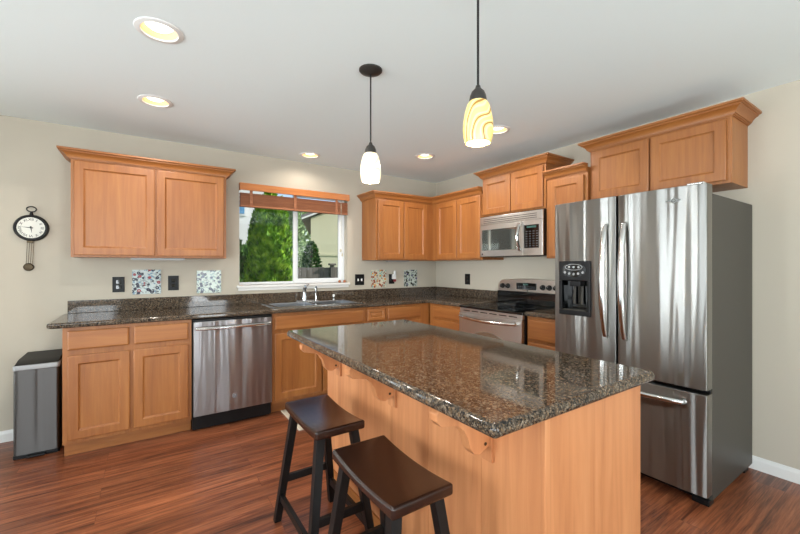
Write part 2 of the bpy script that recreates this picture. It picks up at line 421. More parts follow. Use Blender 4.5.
for i, y in enumerate((-.80, -1.40, -2.0)): opening('window_%d' % (4 + i), False, y - .30, y, .1, 2.2, XL - .02, 1)  # invented tall windows, unseen, framing the added streak lights
for i, x in enumerate((-5.35, -4.85)): opening('window_%d' % (7 + i), True, x, x + .30, .1, 2.2, .05, 1)  # two more invented windows out of view, around added streak lights
opening('window_2', False, -5.35, -3.25, .6, 2.1, XL - .02, 2)  # unseen window invented to let daylight in from the left
opening('window_3', True, -5.95, -3.75, .40, 2.25, YR - .02, 3)  # invented window behind the camera, put in for daylight
opening('added_door_1', True, -2.45, -1.45, 0, 2.2, YR - .02, 1)  # unseen door invented to carry light to the island end
BBP = [(0, 0), (.014, 0), (.014, .055), (.010, .066), (.006, .072), (.004, .082), (0, .082)]
MB().sweep(BBP, [(XL, -.001), (-3.73, -.001)]).build('baseboard_back', WHITEP, kind='structure')
MB().sweep(BBP, [(-.001, -2.33), (-.001, YR)]).build('baseboard_right', WHITEP, kind='structure')
MB().sweep(BBP, [(-2.46, YR + .001), (XL, YR + .001)]).build('baseboard_front', WHITEP, kind='structure')
# kitchen window: white sliding window in the opening
w = struct('window_1', ((WX0 + WX1) / 2, .1, WZ0))
b = MB(); F = .014
b.box(WX0, WX1, .075, .145, WZ0, WZ0 + F, .003).box(WX0, WX1, .075, .145, WZ1 - F, WZ1, .003)
b.box(WX0, WX0 + F, .075, .145, WZ0 + F, WZ1 - F, .003).box(WX1 - .034, WX1, .075, .145, WZ0 + F, WZ1 - F, .004)
b.build('window_frame', VINYL, w)
def sash(x0, x1, y0, y1, k, kr):
    b = MB()
    z0, z1 = WZ0 + F, WZ1 - F
    b.box(x0, x1, y0, y1, z0, z0 + k, .003).box(x0, x1, y0, y1, z1 - k, z1, .003).box(x0, x0 + k, y0, y1, z0 + k, z1 - k, .003).box(x1 - kr, x1, y0, y1, z0 + k, z1 - k, .003)
    s = b.build('window_sash', VINYL, w)
    MB().box(x0 + k, x1 - kr, (y0 + y1) / 2 - .003, (y0 + y1) / 2 + .003, z0 + k, z1 - k).build('pane', GLASS, s, smooth=False)
    return s
MX = -1.905
s1 = sash(WX0 + F, MX + .035, .112, .138, .010, .040); s2 = sash(MX - .025, WX1 - .034, .082, .108, .038, .038)
MB().box(MX - .010, MX + .006, .072, .082, 1.50, 1.56, .003).build('latch', VINYL, s2)
b = MB().box(WX0 - .025, WX1 + .025, -.035, .075, 1.088, WZ0, .008).box(WX0 - .012, WX1 + .012, -.016, -.001, 1.060, 1.088, .004)
b.build('window_sill', WHITEP, w)

# ------------------------------------------------------------------ outdoors
MB().box(-14, 16, .6, 30, -.9, -.6).build('lawn', GRASS, kind='structure', smooth=False)
def foliage(name, c, h, rad, n, size, m, parent, col=1.0, seed=1):
    """leaf sprays on a crown; rad(t) is the radius at height fraction t"""
    rnd = random.Random(seed); vs = []; fs = []
    for i in range(n):
        t = rnd.random() ** .9; a = rnd.random() * 2 * math.pi; r = rad(t) * (1 - .35 * rnd.random() ** 2) * (1 + .12 * math.sin(a * 5 + t * 23))
        p = Vector((c[0] + r * math.cos(a), c[1] + r * math.sin(a), c[2] + h * t))
        up = Vector((math.cos(a) * .5 + rnd.uniform(-.5, .5), math.sin(a) * .5 + rnd.uniform(-.5, .5), col + rnd.uniform(-.4, .4))).normalized()
        sd = up.cross(Vector((math.cos(a + rnd.uniform(-1, 1)), math.sin(a + rnd.uniform(-1, 1)), rnd.uniform(-.3, .3)))).normalized()
        L = size * rnd.uniform(.6, 1.4); k = len(vs)
        vs += [p - up * L * .5, p + sd * L * .32 - up * L * .05, p + up * L * .6, p - sd * L * .32 + up * L * .05]; fs.append((k, k + 1, k + 2, k + 3))
    me = bpy.data.meshes.new('f'); me.from_pydata([tuple(v) for v in vs], [], fs)
    b = MB(); b.bm.from_mesh(me); bpy.data.meshes.remove(me)
    return b.build(name, m, parent, smooth=False)
def tree(label, c, h, rad, n, size, m, col=1.0, seed=1, name='evergreen_tree', group=None):
    t = thing(name, label, 'tree', c, group)
    MB().lathe([(.07, 0), (.05, h * .5), (.02, h * .9)], c, 10).build('trunk', BARK, t)
    foliage('foliage', (c[0], c[1], c[2] + .12), h - .12, rad, n, size, m, t, col, seed)
    return t
colm = lambda r: (lambda t: r * min(1, .8 + t * 1.2) * (1 - max(0, t - .55) ** 1.6 * 1.9) if t < .97 else r * .2)
tree('tall dense columnar evergreen filling the left window pane', (-1.50, 2.6, -.6), 3.15, colm(.37), 17000, .085, LEAF, 1.0, 3)
tree('low dark shrub at the bottom left of the window behind the columnar evergreen', (-1.88, 3.45, -.6), 2.35, colm(.30), 5000, .09, LEAFD, 1.0, 4, 'shrub')
ball = lambda r: (lambda t: r * math.sqrt(max(.02, 1 - (2 * t - 1) ** 2)))
tree('pale leafy tree seen beside the window mullion above the fence', (.42, 7.6, -.6), 3.9, ball(.44), 5000, .10, LEAFP, .3, 5, 'leafy_tree')
tree('low leafy bush behind the fence left of the beige house', (.70, 6.5, -.6), 2.6, ball(.28), 3500, .08, LEAFD, .3, 8, 'leafy_bush')
tree('distant tree left of the beige house roof line', (4.2, 18.2, -.6), 5.4, ball(1.6), 4000, .22, LEAFP, .3, 6, 'leafy_tree')
fe = thing('wooden_fence', 'weathered grey wooden board fence outside the right window pane', 'fence', (.5, 5, -.6))
for i in range(40):
    x = -3.6 + i * .145; dz = random.uniform(-.008, .008)
    MB().box(x, x + .138, 5, 5.02, -.6, 1.27 + dz, .003).build('fence_board', FENCE, fe)
for z in (-.2, 1.05): MB().box(-3.6, 2.2, 5.02, 5.06, z, z + .09).build('fence_rail', FENCE, fe)
for x in (-2.6, .62):
    p = MB().box(x, x + .1, 4.94, 5.0, -.6, 1.32, .004).build('fence_post', FENCE, fe)
    MB().slab([(x - .03, 4.91), (x + .13, 4.91), (x + .13, 5.03), (x - .03, 5.03)], 1.32, 1.37, .008).build('post_cap', FENCE, p)
ho = thing('house', 'beige neighbouring house with sloping roof edge in the right window pane', 'house', (4.6, 12, -.6))
hp = [(1.62, -.6), (7.6, -.6), (7.6, 3.0), (4.6, 4.3), (1.62, 3.02)]
MB().prism(hp, lambda p, q, a: (p + (a - 9) * .42, a, q), 9, 15).build('wall', SIDING, ho, smooth=False)
MB().prism([(1.28, 2.93), (4.6, 4.36), (7.95, 2.93), (7.95, 3.05), (4.6, 4.5), (1.28, 3.05)], lambda p, q, a: (p + (a - 9) * .42, a, q), 8.75, 15.2).build('roof', ROOF, ho, smooth=False)
MB().prism([(1.30, 2.91), (4.6, 4.34), (7.93, 2.91), (7.93, 2.97), (4.6, 4.4), (1.30, 2.97)], lambda p, q, a: (p + (a - 9) * .42, a, q), 8.72, 8.76).build('fascia', SIDEW, ho, smooth=False)
MB().box(1.6, 7.6, 8.975, 9, 1.68, 1.76).build('band_board', SIDING, ho, smooth=False)
MB().prism([(1.02, 1.40), (1.62, 2.02), (1.62, 1.9), (1.02, 1.28)], lambda p, q, a: (p, a, q), 8.9, 12).build('lower_roof', SIDEW, ho, smooth=False)
h2 = thing('house', 'white house at the left edge of the window behind the evergreen', 'house', (-3.4, 13, -.6))
MB().box(-6.5, .35, 10, 15, -.6, 5.2).build('wall', SIDEW, h2, smooth=False)
MB().prism([(9.6, 5.2), (12.5, 6.6), (15.4, 5.2), (15.4, 5.35), (12.5, 6.8), (9.6, 5.35)], lambda p, q, a: (a, p, q), -6.8, .6).build('roof', ROOF, h2, smooth=False)
f = MB().box(-.75, -.34, 9.97, 10.0, 3.05, 3.6).build('window', SIDEW, h2, smooth=False)
MB().box(-.70, -.42, 9.96, 9.975, 3.12, 3.55).build('pane', mat('sky blue pane', (96, 150, 190), .1), f, smooth=False)

# ------------------------------------------------------------------ cabinets
DT = .022
def door(parent, fn, a0, a1, z0, z1, d, name='door', grain=None):
    a0, a1 = sorted((a0, a1))
    o = MB().nest(fn, a0, a1, z0, z1, [(.02, d), (.02, d + .006), (0, d + .006), (0, d + DT - .004), (.003, d + DT - .001), (.008, d + DT), (.054, d + DT), (.057, d + DT - .002), (.060, d + DT - .008), (.068, d + DT - .012), (.068, d + .002)], False).build(name, grain or MAP_V, parent)
    boxm(MB(), fn, a0 + .064, a1 - .064, d + .002, d + DT - .0115, z0 + .064, z1 - .064).build('door_panel', MAP_V, o, smooth=False)
    return o
def drawer(parent, fn, a0, a1, z0, z1, d, name='drawer_front', panel=False):
    a0, a1 = sorted((a0, a1))
    st = [(.02, d), (.02, d + .004), (0, d + .004), (0, d + DT - .008), (.004, d + DT - .004), (.012, d + DT)]
    if panel: st += [(.030, d + DT), (.034, d + DT - .006), (.040, d + DT - .007), (.05, d + DT - .001)]
    return MB().nest(fn, a0, a1, z0, z1, st).build(name, MAP_H, parent)
def cab_body(fn, a0, a1, d, z0, z1, parent, grain=None):
    b = MB(); boxm(b, fn, a0, a1, .002, d, z0, z1, .0015)
    return b.build('cabinet_body', grain or MAP_V, parent)
def crown_prof(z, h, out=.068):
    P = [(0, 0), (.10, 0), (.10, .07), (.20, .09), (.22, .17), (.30, .17), (.34, .30), (.46, .46), (.62, .58), (.78, .66), (.78, .76), (.86, .76), (.90, .80), (1, .82), (1, 1), (0, 1)]
    return [(o * out, z + q * h) for o, q in P]
BTOP = .890
def base_cab(name, label, fn, a0, a1, fronts, toe=True, toe_d=.535):
    mid = fn((a0 + a1) / 2, .3, 0)
    t = thing(name, label, 'cabinet', mid)
    body = cab_body(fn, a0, a1, .61, .102, BTOP, t)
    if toe: boxm(MB(), fn, a0, a1, .01, toe_d, 0, .102).build('toe_kick', MAP_H, t, smooth=False)
    for k, p0, p1, z0, z1 in fronts:
        if k == 'door': door(t, fn, p0, p1, z0, z1, .61)
        else: drawer(t, fn, p0, p1, z0, z1, .61, panel=(k == 'panel_drawer'))
    return t, body
base_cab('base_cabinet', 'maple base cabinet with two doors and two drawers between the trash can and dishwasher', BACK, -3.724, -2.963,
         [('drawer', -3.696, -3.360, .738, .866), ('drawer', -3.330, -2.986, .738, .866), ('door', -3.696, -3.356, .132, .700), ('door', -3.334, -2.986, .132, .700)])
sk, skb = base_cab('sink_cabinet', 'maple base cabinet with a wide false drawer front under the kitchen sink', BACK, -2.345, -1.421,
         [('drawer', -2.325, -1.452, .745, .866), ('door', -2.325, -1.893, .132, .712), ('door', -1.880, -1.452, .132, .712)])
base_cab('drawer_cabinet', 'narrow maple base cabinet with a small framed drawer right of the sink cabinet', BACK, -1.420, -1.181,
         [('panel_drawer', -1.404, -1.196, .745, .866), ('door', -1.404, -1.196, .132, .712)])
base_cab('corner_cabinet', 'maple corner base cabinet whose wide drawer faces the island', BACK, -1.180, -.004,
         [('drawer', -1.162, -.735, .745, .866), ('door', -1.162, -.735, .132, .712)])
base_cab('drawer_cabinet', 'maple drawer cabinet between the corner and the stove, left of the stove', RIGHT, -.636, -1.168,
         [('drawer', -.712, -1.150, .745, .866), ('drawer', -.712, -1.150, .44, .72), ('drawer', -.712, -1.150, .132, .415)])
base_cab('drawer_cabinet', 'maple drawer cabinet between the stove and the refrigerator', RIGHT, -1.942, -2.305,
         [('drawer', -1.962, -2.285, .70, .866), ('drawer', -1.962, -2.285, .42, .675), ('drawer', -1.962, -2.285, .132, .40)])
# wall cabinets
def wall_cab(name, label, fn, a0, a1, d, z0, z1, doors, crown_path, crown_z, crown_h, before=None, after=None, grain=None):
    t = thing(name, label, 'cabinet', fn((a0 + a1) / 2, d / 2, z0), 'wall cabinets' if 0 else None)
    cab_body(fn, a0, a1, d, z0, z1, t)
    for p0, p1, q0, q1 in doors: door(t, fn, p0, p1, q0, q1, d)
    MB().sweep(crown_prof(crown_z, crown_h), crown_path, before, after).build('crown_molding', MAP_H, t)
    return t
UB = 1.372
wall_cab('wall_cabinet', 'maple wall cabinet with two doors left of the window', BACK, -3.717, -2.668, .33, UB, 2.125,
         [(-3.698, -3.199, 1.388, 2.082), (-3.186, -2.690, 1.388, 2.082)], [(-3.717, -.002), (-3.717, -.33), (-2.668, -.33), (-2.668, -.002)], 2.088, .072)
wall_cab('wall_cabinet', 'maple wall cabinet with two doors on the window wall right of the window', BACK, -1.135, -.004, .33, UB, 2.10,
         [(-1.112, -.772, 1.388, 2.050), (-.762, -.428, 1.388, 2.050)], [(-1.135, -.002), (-1.135, -.33), (-.33, -.33)], 2.063, .072, after=(-.33, -1.1))
wc = wall_cab('wall_cabinet', 'maple wall cabinet with two doors between the corner and the microwave', RIGHT, -.332, -1.166, .33, UB, 2.10,
         [(-.432, -.782, 1.388, 2.050), (-.792, -1.150, 1.388, 2.050)], [(-.33, -.33), (-.33, -1.166)], 2.063, .072, before=(-1.1, -.33))
wall_cab('wall_cabinet', 'small maple wall cabinet with two doors directly above the microwave', RIGHT, -1.170, -1.922, .33, 1.815, 2.262,
         [(-1.188, -1.540, 1.832, 2.196), (-1.552, -1.904, 1.832, 2.196)], [(-.002, -1.170), (-.33, -1.170), (-.33, -1.922), (-.002, -1.922)], 2.210, .072)
wall_cab('wall_cabinet', 'narrow maple wall cabinet with one door between the microwave and refrigerator', RIGHT, -1.930, -2.304, .33, UB, 2.10,
         [(-1.966, -2.278, 1.388, 2.040)], [(-.33, -1.930), (-.33, -2.304)], 2.060, .068)
wall_cab('wall_cabinet', 'maple wall cabinet with two wide doors above the refrigerator', RIGHT, -2.308, -3.192, .30, 1.815, 2.27,
         [(-2.332, -2.738, 1.832, 2.206), (-2.750, -3.166, 1.832, 2.206)], [(-.002, -2.308), (-.30, -2.308), (-.30, -3.192), (-.002, -3.192)], 2.218, .074)
for lab, fn, a0, a1 in (('slim white light bar under the wall cabinet left of the window', BACK, -3.36, -2.98), ('slim white light bar under the wall cabinet right of the window', BACK, -.93, -.62)):
    u = thing('under_cabinet_light', lab, 'light', fn((a0 + a1) / 2, .2, UB))
    boxm(MB(), fn, a0, a1, .20, .25, UB - .014, UB - .0005, .003).build('housing', SILVER, u)
    boxm(MB(), fn, a0 + .01, a1 - .01, .207, .243, UB - .017, UB - .014).build('lens', SILVER, u)

# ------------------------------------------------------------------ worktops
CT = .928
ct = MB().slab([(-3.80, -.002), (-3.80, -.625), (-3.78, -.645), (-.645, -.645), (-.645, -1.169), (-.002, -1.169), (-.002, -.002)], BTOP + .0005, CT, .013)
t = thing('countertop', 'dark speckled granite worktop running under the window and round the corner to the stove', 'countertop', (-2, -.3, BTOP))
top = ct.build('worktop', GRAN, t)
MB().box(-3.775, -.002, -.022, -.002, CT, 1.029, .003).build('backsplash', GRAN, t)
MB().box(-.022, -.002, -1.169, -.023, CT, 1.029, .003).build('backsplash', GRAN, t)
SX0, SX1, SY0, SY1 = -2.31, -1.42, -.565, -.085
hole = lambda: MB().box(SX0 + .02, SX1 - .02, SY0 + .02, SY1 - .02, .70, 1.0)
cut(top, hole()); cut(skb, hole())
t = thing('countertop', 'short dark granite worktop between the stove and the refrigerator', 'countertop', (-.3, -2.12, BTOP))
MB().slab([(-.002, -1.941), (-.645, -1.941), (-.645, -2.308), (-.002, -2.308)], BTOP + .0005, CT, .013).build('worktop', GRAN, t)
MB().box(-.022, -.002, -2.308, -1.941, CT, 1.029, .003).build('backsplash', GRAN, t)
# sink
t = thing('kitchen_sink', 'double bowl stainless steel sink set in the worktop under the window', 'sink', (-1.865, -.32, CT))
b = MB(); z0, z1 = CT + .0005, CT + .007; B1, B2, B3, B4 = -2.265, -1.895, -1.855, -1.465; BY0, BY1 = -.525, -.175
for x0, x1, y0, y1 in ((SX0, SX1, SY0, BY0), (SX0, SX1, BY1, SY1), (SX0, B1, BY0, BY1), (B2, B3, BY0, BY1), (B4, SX1, BY0, BY1)): b.box(x0, x1, y0, y1, z0, z1)
b.build('rim', HANDLE, t, smooth=False)
for x0, x1 in ((B1, B2), (B3, B4)):
    fn = lambda a, d, z: (a, z, d)
    o = MB().nest(fn, x0, x1, BY0, BY1, [(0, z1), (.004, z1 - .01), (.012, CT - .14), (.03, CT - .165), (.06, CT - .17)]).build('bowl', SINKM, t)
    MB().lathe([(.001, .004), (.03, .004), (.04, .001)], ((x0 + x1) / 2, -.35, CT - .17), 20).build('drain', IRON, o)
# faucet
t = thing('faucet', 'chrome single lever kitchen faucet behind the left sink bowl', 'faucet', (-1.88, -.125, z1))
MB().slab([(-1.975, -.15), (-1.785, -.15), (-1.785, -.10), (-1.975, -.10)], z1, z1 + .012, .004).build('base_plate', CHROME, t)
MB().lathe([(.026, 0), (.024, .03), (.020, .05), (.020, .10), (.023, .11), (.018, .13)], (-1.88, -.125, z1 + .01)).build('body', CHROME, t)
MB().tube([(-1.88, -.13, 1.04), (-1.90, -.18, 1.085), (-1.92, -.25, 1.10), (-1.93, -.30, 1.085)], [.015, .015, .014, .013], 12).build('spout', CHROME, t)
MB().tube([(-1.88, -.12, 1.06), (-1.865, -.11, 1.085), (-1.825, -.10, 1.115)], [.016, .012, .008], 10).build('lever', CHROME, t)
t = thing('sink_sprayer', 'slim chrome pull out sprayer standing beside the faucet', 'sprayer', (-1.755, -.125, z1))
MB().lathe([(.018, .0), (.016, .012), (.011, .02), (.011, .09), (.014, .10), (.016, .13), (.012, .145)], (-1.755, -.125, z1), 18).build('sprayer_body', CHROME, t)
MB().tube([(-1.755, -.125, 1.065), (-1.762, -.15, 1.082), (-1.768, -.17, 1.074)], [.012, .011, .010]).build('spray_head', CHROME, t)
t = thing('soap_dispenser', 'small white topped soap dispenser at the right end of the sink', 'dispenser', (-1.55, -.125, z1))
MB().lathe([(.018, 0), (.016, .01), (.009, .014), (.009, .035)], (-1.55, -.125, z1), 16).build('stem', CHROME, t)
MB().lathe([(.012, 0), (.012, .022), (.008, .026)], (-1.55, -.125, z1 + .035), 16).build('cap', WHITE, t)

# ------------------------------------------------------------------ island
IX0, IX1, IY0, IY1 = -2.30, -1.722, -3.30, -1.72
t = thing('kitchen_island', 'maple kitchen island with scrolled brackets in front of the two stools', 'island', ((IX0 + IX1) / 2, (IY0 + IY1) / 2, 0))
IT = .874
MB().box(IX0 + .012, IX1 - .02, IY0 + .012, IY1 - .01, .10, IT).build('cabinet_body', MAP_I, t, smooth=False)
MB().box(IX0 + .012, IX1 - .08, IY0 + .012, IY1 - .01, 0, .10).build('toe_kick', MAP_I, t, smooth=False)
MB().box(IX0 + .020, IX1, IY0, IY0 + .012, 0, IT, .001).build('end_panel', MAP_I, t)
MB().box(IX0 + .012, IX1 - .02, IY1 - .01, IY1, 0, IT, .001).build('end_panel', MAP_I, t)
ys = [IY0 + .012, -3.05, -2.755, -2.466, -2.16, -1.876, IY1]
for i, (p, q) in enumerate(zip(ys[:-1], ys[1:])): MB().box(IX0, IX0 + .012, p + .0006, q - .0006, 0, IT, .0006).build('back_panel', MAP_I, t)
MB().box(IX0 - .004, IX0 + .020, IY0 - .002, IY0 + .012, 0, IT, .002).build('corner_trim', MAP_I, t)
MB().box(IX0 - .010, IX0, IY0 + .014, IY1, 0, .06, .002).build('base_molding', MAP_H, t)
ISL = lambda a, d, z: (IX1 - .02 + d, a, z)
for p0, p1 in ((-3.26, -2.78), (-2.76, -2.26), (-2.24, -1.75)):
    drawer(t, ISL, p0, p1, .72, .85, 0); door(t, ISL, p0, p1, .13, .70, 0)
for y in (-3.080, -2.495, -1.905):
    x = IX0; z = IT
    pr = [(x - .012, z), (x - .225, z), (x - .240, z - .012), (x - .238, z - .035), (x - .222, z - .052), (x - .19, z - .058), (x - .155, z - .066), (x - .13, z - .085), (x - .112, z - .115), (x - .102, z - .15), (x - .085, z - .172), (x - .06, z - .180), (x - .04, z - .172), (x - .02, z - .165), (x - .012, z - .165)]
    c = MB().prism(pr, lambda p, q, a: (p, a, q), y - .020, y + .020, .003).build('corbel', MAP_I, t)
    MB().box(x - .014, x, y - .028, y + .028, z - .218, z, .002).build('back_plate', MAP_I, c)
    MB().lathe([(.006, 0), (.006, .001)], (x - .035, y - .0215, z - .15), 12, 'y').build('screw_plug', BRONZE, c)
def rounded(x0, x1, y0, y1, r, n=5):
    P = []
    for cx, cy, a in ((x1 - r, y1 - r, 0), (x0 + r, y1 - r, 90), (x0 + r, y0 + r, 180), (x1 - r, y0 + r, 270)):
        P += [(cx + r * math.cos(R(a + 90 * k / n)), cy + r * math.sin(R(a + 90 * k / n))) for k in range(n + 1)]
    return P
MB().slab(rounded(-2.548, -1.673, -3.333, -1.672, .018), IT + .0005, .914, .016, 4).build('island_countertop', GRAN, label='glossy speckled brown granite slab on the kitchen island', cat='countertop')

# ------------------------------------------------------------------ dishwasher
t = thing('dishwasher', 'stainless steel dishwasher with a bar handle between the base cabinets', 'dishwasher', (-2.654, -.3, 0))
X0, X1 = -2.957, -2.352
MB().box(X0, X1, -.60, -.02, .02, .884).build('tub', BLACK, t, smooth=False)
d = MB().box(X0 + .004, X1 - .004, -.645, -.602, .128, .868, .006).build('door', STEEL_D, t)
n = 16; pth = []
for i in range(n + 1):
    u = i / n; bow = .030 * (1 - (2 * u - 1) ** 2) ** .5 if 0 < u < 1 else 0
    pth.append((X0 + .025 + (X1 - X0 - .05) * u, -.653 - .018 - bow * .8, .818))
h = MB().tube(pth, .014, 10); 
for x in (X0 + .028, X1 - .028): h.box(x - .012, x + .012, -.68, -.645, .806, .83, .004)
h.build('handle', HANDLE, d)
MB().box(X0 + .004, X1 - .004, -.640, -.604, .869, .884, .002).build('control_strip', BLACK, t)
bd = MB().lathe([(.019, 0), (.019, -.002), (.016, -.003)], (-2.655, -.645, .245), 24, 'y').build('badge', GREYT, d)
MB().lathe([(.0155, -.003), (.0155, -.0036), (.0125, -.0036), (.0125, -.003)], (-2.655, -.6452, .245), 24, 'y', False, False).build('badge_ring', IRON, bd)
MB().tube([(-2.663, -.6485, .247), (-2.659, -.6485, .252), (-2.655, -.6485, .247), (-2.657, -.6485, .240), (-2.652, -.6485, .239), (-2.648, -.6485, .246)], .0012, 6).build('badge_script', IRON, bd)
MB().box(X0 + .004, X1 - .004, -.57, -.1, .002, .126).build('toe_panel', BLACK, t, smooth=False)
MB().box(X0 + .10, X0 + .15, -.572, -.57, .060, .085).build('toe_sticker', GREYT, t, smooth=False)
MB().box(X0 + .02, X0 + .045, -.572, -.57, .05, .085).build('toe_sticker', DGREY, t, smooth=False)

# ------------------------------------------------------------------ range
Y0, Y1 = -1.936, -1.174
t = thing('range', 'stainless electric range with black glass cooktop under the microwave', 'stove', (-.35, (Y0 + Y1) / 2, 0))
MB().box(-.63, -.03, Y0, Y1, .05, .905).build('body', BLACK, t, smooth=False)
MB().box(-.60, -.1, Y0 + .02, Y1 - .02, 0, .05).build('base', BLACK, t, smooth=False)
ck = MB().box(-.665, -.115, Y0 - .002, Y1 + .002, .895, .917, .006).build('cooktop', BLACKG, t)
for x, y, r in ((-.50, -1.38, .10), (-.50, -1.74, .085), (-.25, -1.38, .075), (-.25, -1.74, .10)):
    MB().lathe([(r, 0), (r, .0006), (r - .004, .0006), (r - .004, 0)], (x, y, .9172), 40, 'z', False, False).build('burner_ring', BURN, ck)
od = MB().box(-.672, -.632, Y0 + .004, Y1 - .004, .235, .850, .006).build('oven_door', STEEL, t)
MB().box(-.66, -.632, Y0 + .004, Y1 - .004, .852, .894, .004).build('front_trim', STEEL, t)
b = MB()
for i in range(6): y = Y0 + .06 + i * .112; b.box(-.6615, -.6595, y, y + .085, .868, .876)
b.build('vent_slots', BLACK, t, smooth=False)
cy = (Y0 + Y1) / 2
wp = [(cy - .30, .30), (cy + .30, .30), (cy + .30, .60)] + [(cy + .30 - .6 * k / 12, .60 + .10 * math.sin(math.pi * k / 12)) for k in range(1, 12)] + [(cy - .30, .60)]
MB().prism(wp, lambda p, q, a: (a, p, q), -.676, -.671).build('oven_window', DARKW, od)
pth = [(-.672, Y0 + .05, .815)] + [(-.700 - .030 * math.sin(math.pi * k / 12), Y0 + .05 + (Y1 - Y0 - .10) * k / 12, .815 - .012 * math.sin(math.pi * k / 12)) for k in range(13)] + [(-.672, Y1 - .05, .815)]
MB().tube(pth, .016, 10).build('handle', HANDLE, od)
dr = MB().box(-.672, -.632, Y0 + .004, Y1 - .004, .06, .228, .006).build('storage_drawer', STEEL, t)
MB().box(-.115, -.03, Y0 + .002, Y1 - .002, .917, 1.045, .004).build('riser', BLACKG, t)
arc = lambda y: .018 * (1 - ((y - cy) / .38) ** 2)
gp = [(Y0 + .002, 1.045), (Y1 - .002, 1.045), (Y1 - .002, 1.12), (Y1 - .020, 1.150)] + [(Y1 - .04 - (Y1 - Y0 - .08) * k / 12, 1.155 + arc(Y1 - .04 - (Y1 - Y0 - .08) * k / 12)) for k in range(13)] + [(Y0 + .020, 1.150), (Y0 + .002, 1.12)]
bg = MB().prism(gp, lambda p, q, a: (a + (.15 * (q - 1.045) if a < -.05 else 0), p, q), -.105, -.03, .006).build('backguard', STEEL, t)
for y in (Y1 - .065, Y1 - .135, Y0 + .205, Y0 + .135, Y0 + .065):
    k = MB().lathe([(.026, 0), (.026, -.008), (.020, -.010), (.018, -.030), (.014, -.032)], (-.098, y, 1.098), 24, 'x').build('knob', BLACK, bg)
    MB().box(-.133, -.1295, y - .002, y + .002, 1.098, 1.114).build('pointer', SILVER, k, smooth=False)
dp = MB().box(-.1065, -.094, cy - .10, cy + .135, 1.068, 1.135, .003).build('display_panel', BLACKG, bg)
b = MB()
for i in range(9):
    for j in range(2): b.box(-.1073, -.1063, cy - .085 + i * .023, cy - .072 + i * .023, 1.078 + j * .018, 1.084 + j * .018)
b.build('keypad', KEYS, dp, smooth=False)
MB().box(-.1073, -.1063, cy - .01, cy + .05, 1.112, 1.128).build('clock_display', mat('dim green display', (60, 90, 84), .1), dp, smooth=False)
MB().lathe([(.007, 0), (.007, -.001)], (-.105, cy, 1.057), 16, 'x').build('badge', IRON, bg)

# ------------------------------------------------------------------ microwave
Y0, Y1 = -1.928, -1.180; Z0, Z1 = 1.398, 1.803
t = thing('microwave', 'stainless over the range microwave mounted under the small wall cabinet', 'microwave', (-.2, (Y0 + Y1) / 2, Z0))
MB().box(-.362, -.003, Y0, Y1, Z0, Z1 + .009, .003).build('body', BLACK, t)
bow = lambda y: .008 * (1 - ((y - (Y0 + Y1) / 2) / .38) ** 2)
def front(y0, y1, z0, z1, name, m, parent, x=-.380, base=-.362, n=12):
    pts = [(base, y0), (base, y1)] + [(x - bow(y1 + (y0 - y1) * k / n), y1 + (y0 - y1) * k / n) for k in range(n + 1)]
    return MB().prism(pts, lambda p, q, a: (p, q, a), z0, z1, .003).build(name, m, parent)
vg = front(Y0 + .002, Y1 - .002, 1.722, Z1, 'vent_grille', STEEL, t)
for i in range(3):
    z = 1.738 + i * .018; n = 10; ya, yb = Y0 + .06, Y1 - .05
    pts = [(-.38, ya), (-.38, yb)] + [(-.3815 - bow(yb + (ya - yb) * k / n), yb + (ya - yb) * k / n) for k in range(n + 1)]
    MB().prism(pts, lambda p, q, a: (p, q, a), z, z + .005).build('slot', DGREY, vg)
dr = front(-1.722, Y1 - .002, Z0 + .004, 1.720, 'door', STEEL, t)
MB().box(-.3905, -.375, -1.655, -1.215, 1.462, 1.672, .002).build('door_window', DARKW, dr)
cpn = front(Y0 + .002, -1.725, Z0 + .004, 1.720, 'control_panel', STEEL, t)
kp = front(-1.89, -1.735, 1.468, 1.678, 'keypad_panel', BLACKG, cpn, -.3825, -.379, 4)
b = MB()
for i in range(4):
    for j in range(7):
        y = -1.872 + i * .036; b.box(-.3835 - bow(y), -.382 - bow(y), y - .009, y + .009, 1.484 + j * .022, 1.490 + j * .022)
b.build('keypad', KEYS, kp, smooth=False)
MB().box(-.3845 - .006, -.382, -1.865, -1.765, 1.650, 1.668).build('clock_display', MATS['dim green display'], kp, smooth=False)
pth = [(-.398, -1.70, 1.455)] + [(-.408 - .034 * math.sin(math.pi * k / 10), -1.70, 1.455 + .24 * k / 10) for k in range(11)] + [(-.398, -1.70, 1.695)]
MB().tube(pth, .015, 10).build('handle', HANDLE, dr)
MB().lathe([(.010, 0), (.010, -.0015)], (-.3815 - bow(-1.215), -1.215, 1.425), 18, 'x').build('badge', IRON, dr)

# ------------------------------------------------------------------ refrigerator
Y0, Y1 = -3.220, -2.318
t = thing('refrigerator', 'large stainless french door refrigerator at the end of the kitchen run', 'refrigerator', (-.4, (Y0 + Y1) / 2, 0))
MB().box(-.71, -.010, Y0 + .003, Y1 - .003, .03, 1.702, .006).build('cabinet_body', DGREY, t)
YM = -2.756
def fdoor(y0, y1, z0, z1, name, n=14):
    pts = [(-.722, y0), (-.722, y1), (-.775, y1)]
    for k in range(n + 1):
        u = k / n; e = min(u, 1 - u); pts.append((-.792 - .013 * math.sin(math.pi * u) ** .5 - .0, y1 - .004 - (y1 - y0 - .008) * u))
    pts.append((-.775, y0))
    return MB().prism(pts, lambda p, q, a: (p, q, a), z0, z1, .003).build(name, STEEL_F, t, ang=50)
ld = fdoor(YM + .003, Y1, .642, 1.748, 'left_door'); rd = fdoor(Y0, YM - .003, .642, 1.748, 'right_door'); fd = fdoor(Y0, Y1, .072, .617, 'freezer_drawer')
MB().box(-.724, -.70, Y0 + .01, Y1 - .01, .09, 1.735).build('gasket', BLACK, t, smooth=False)
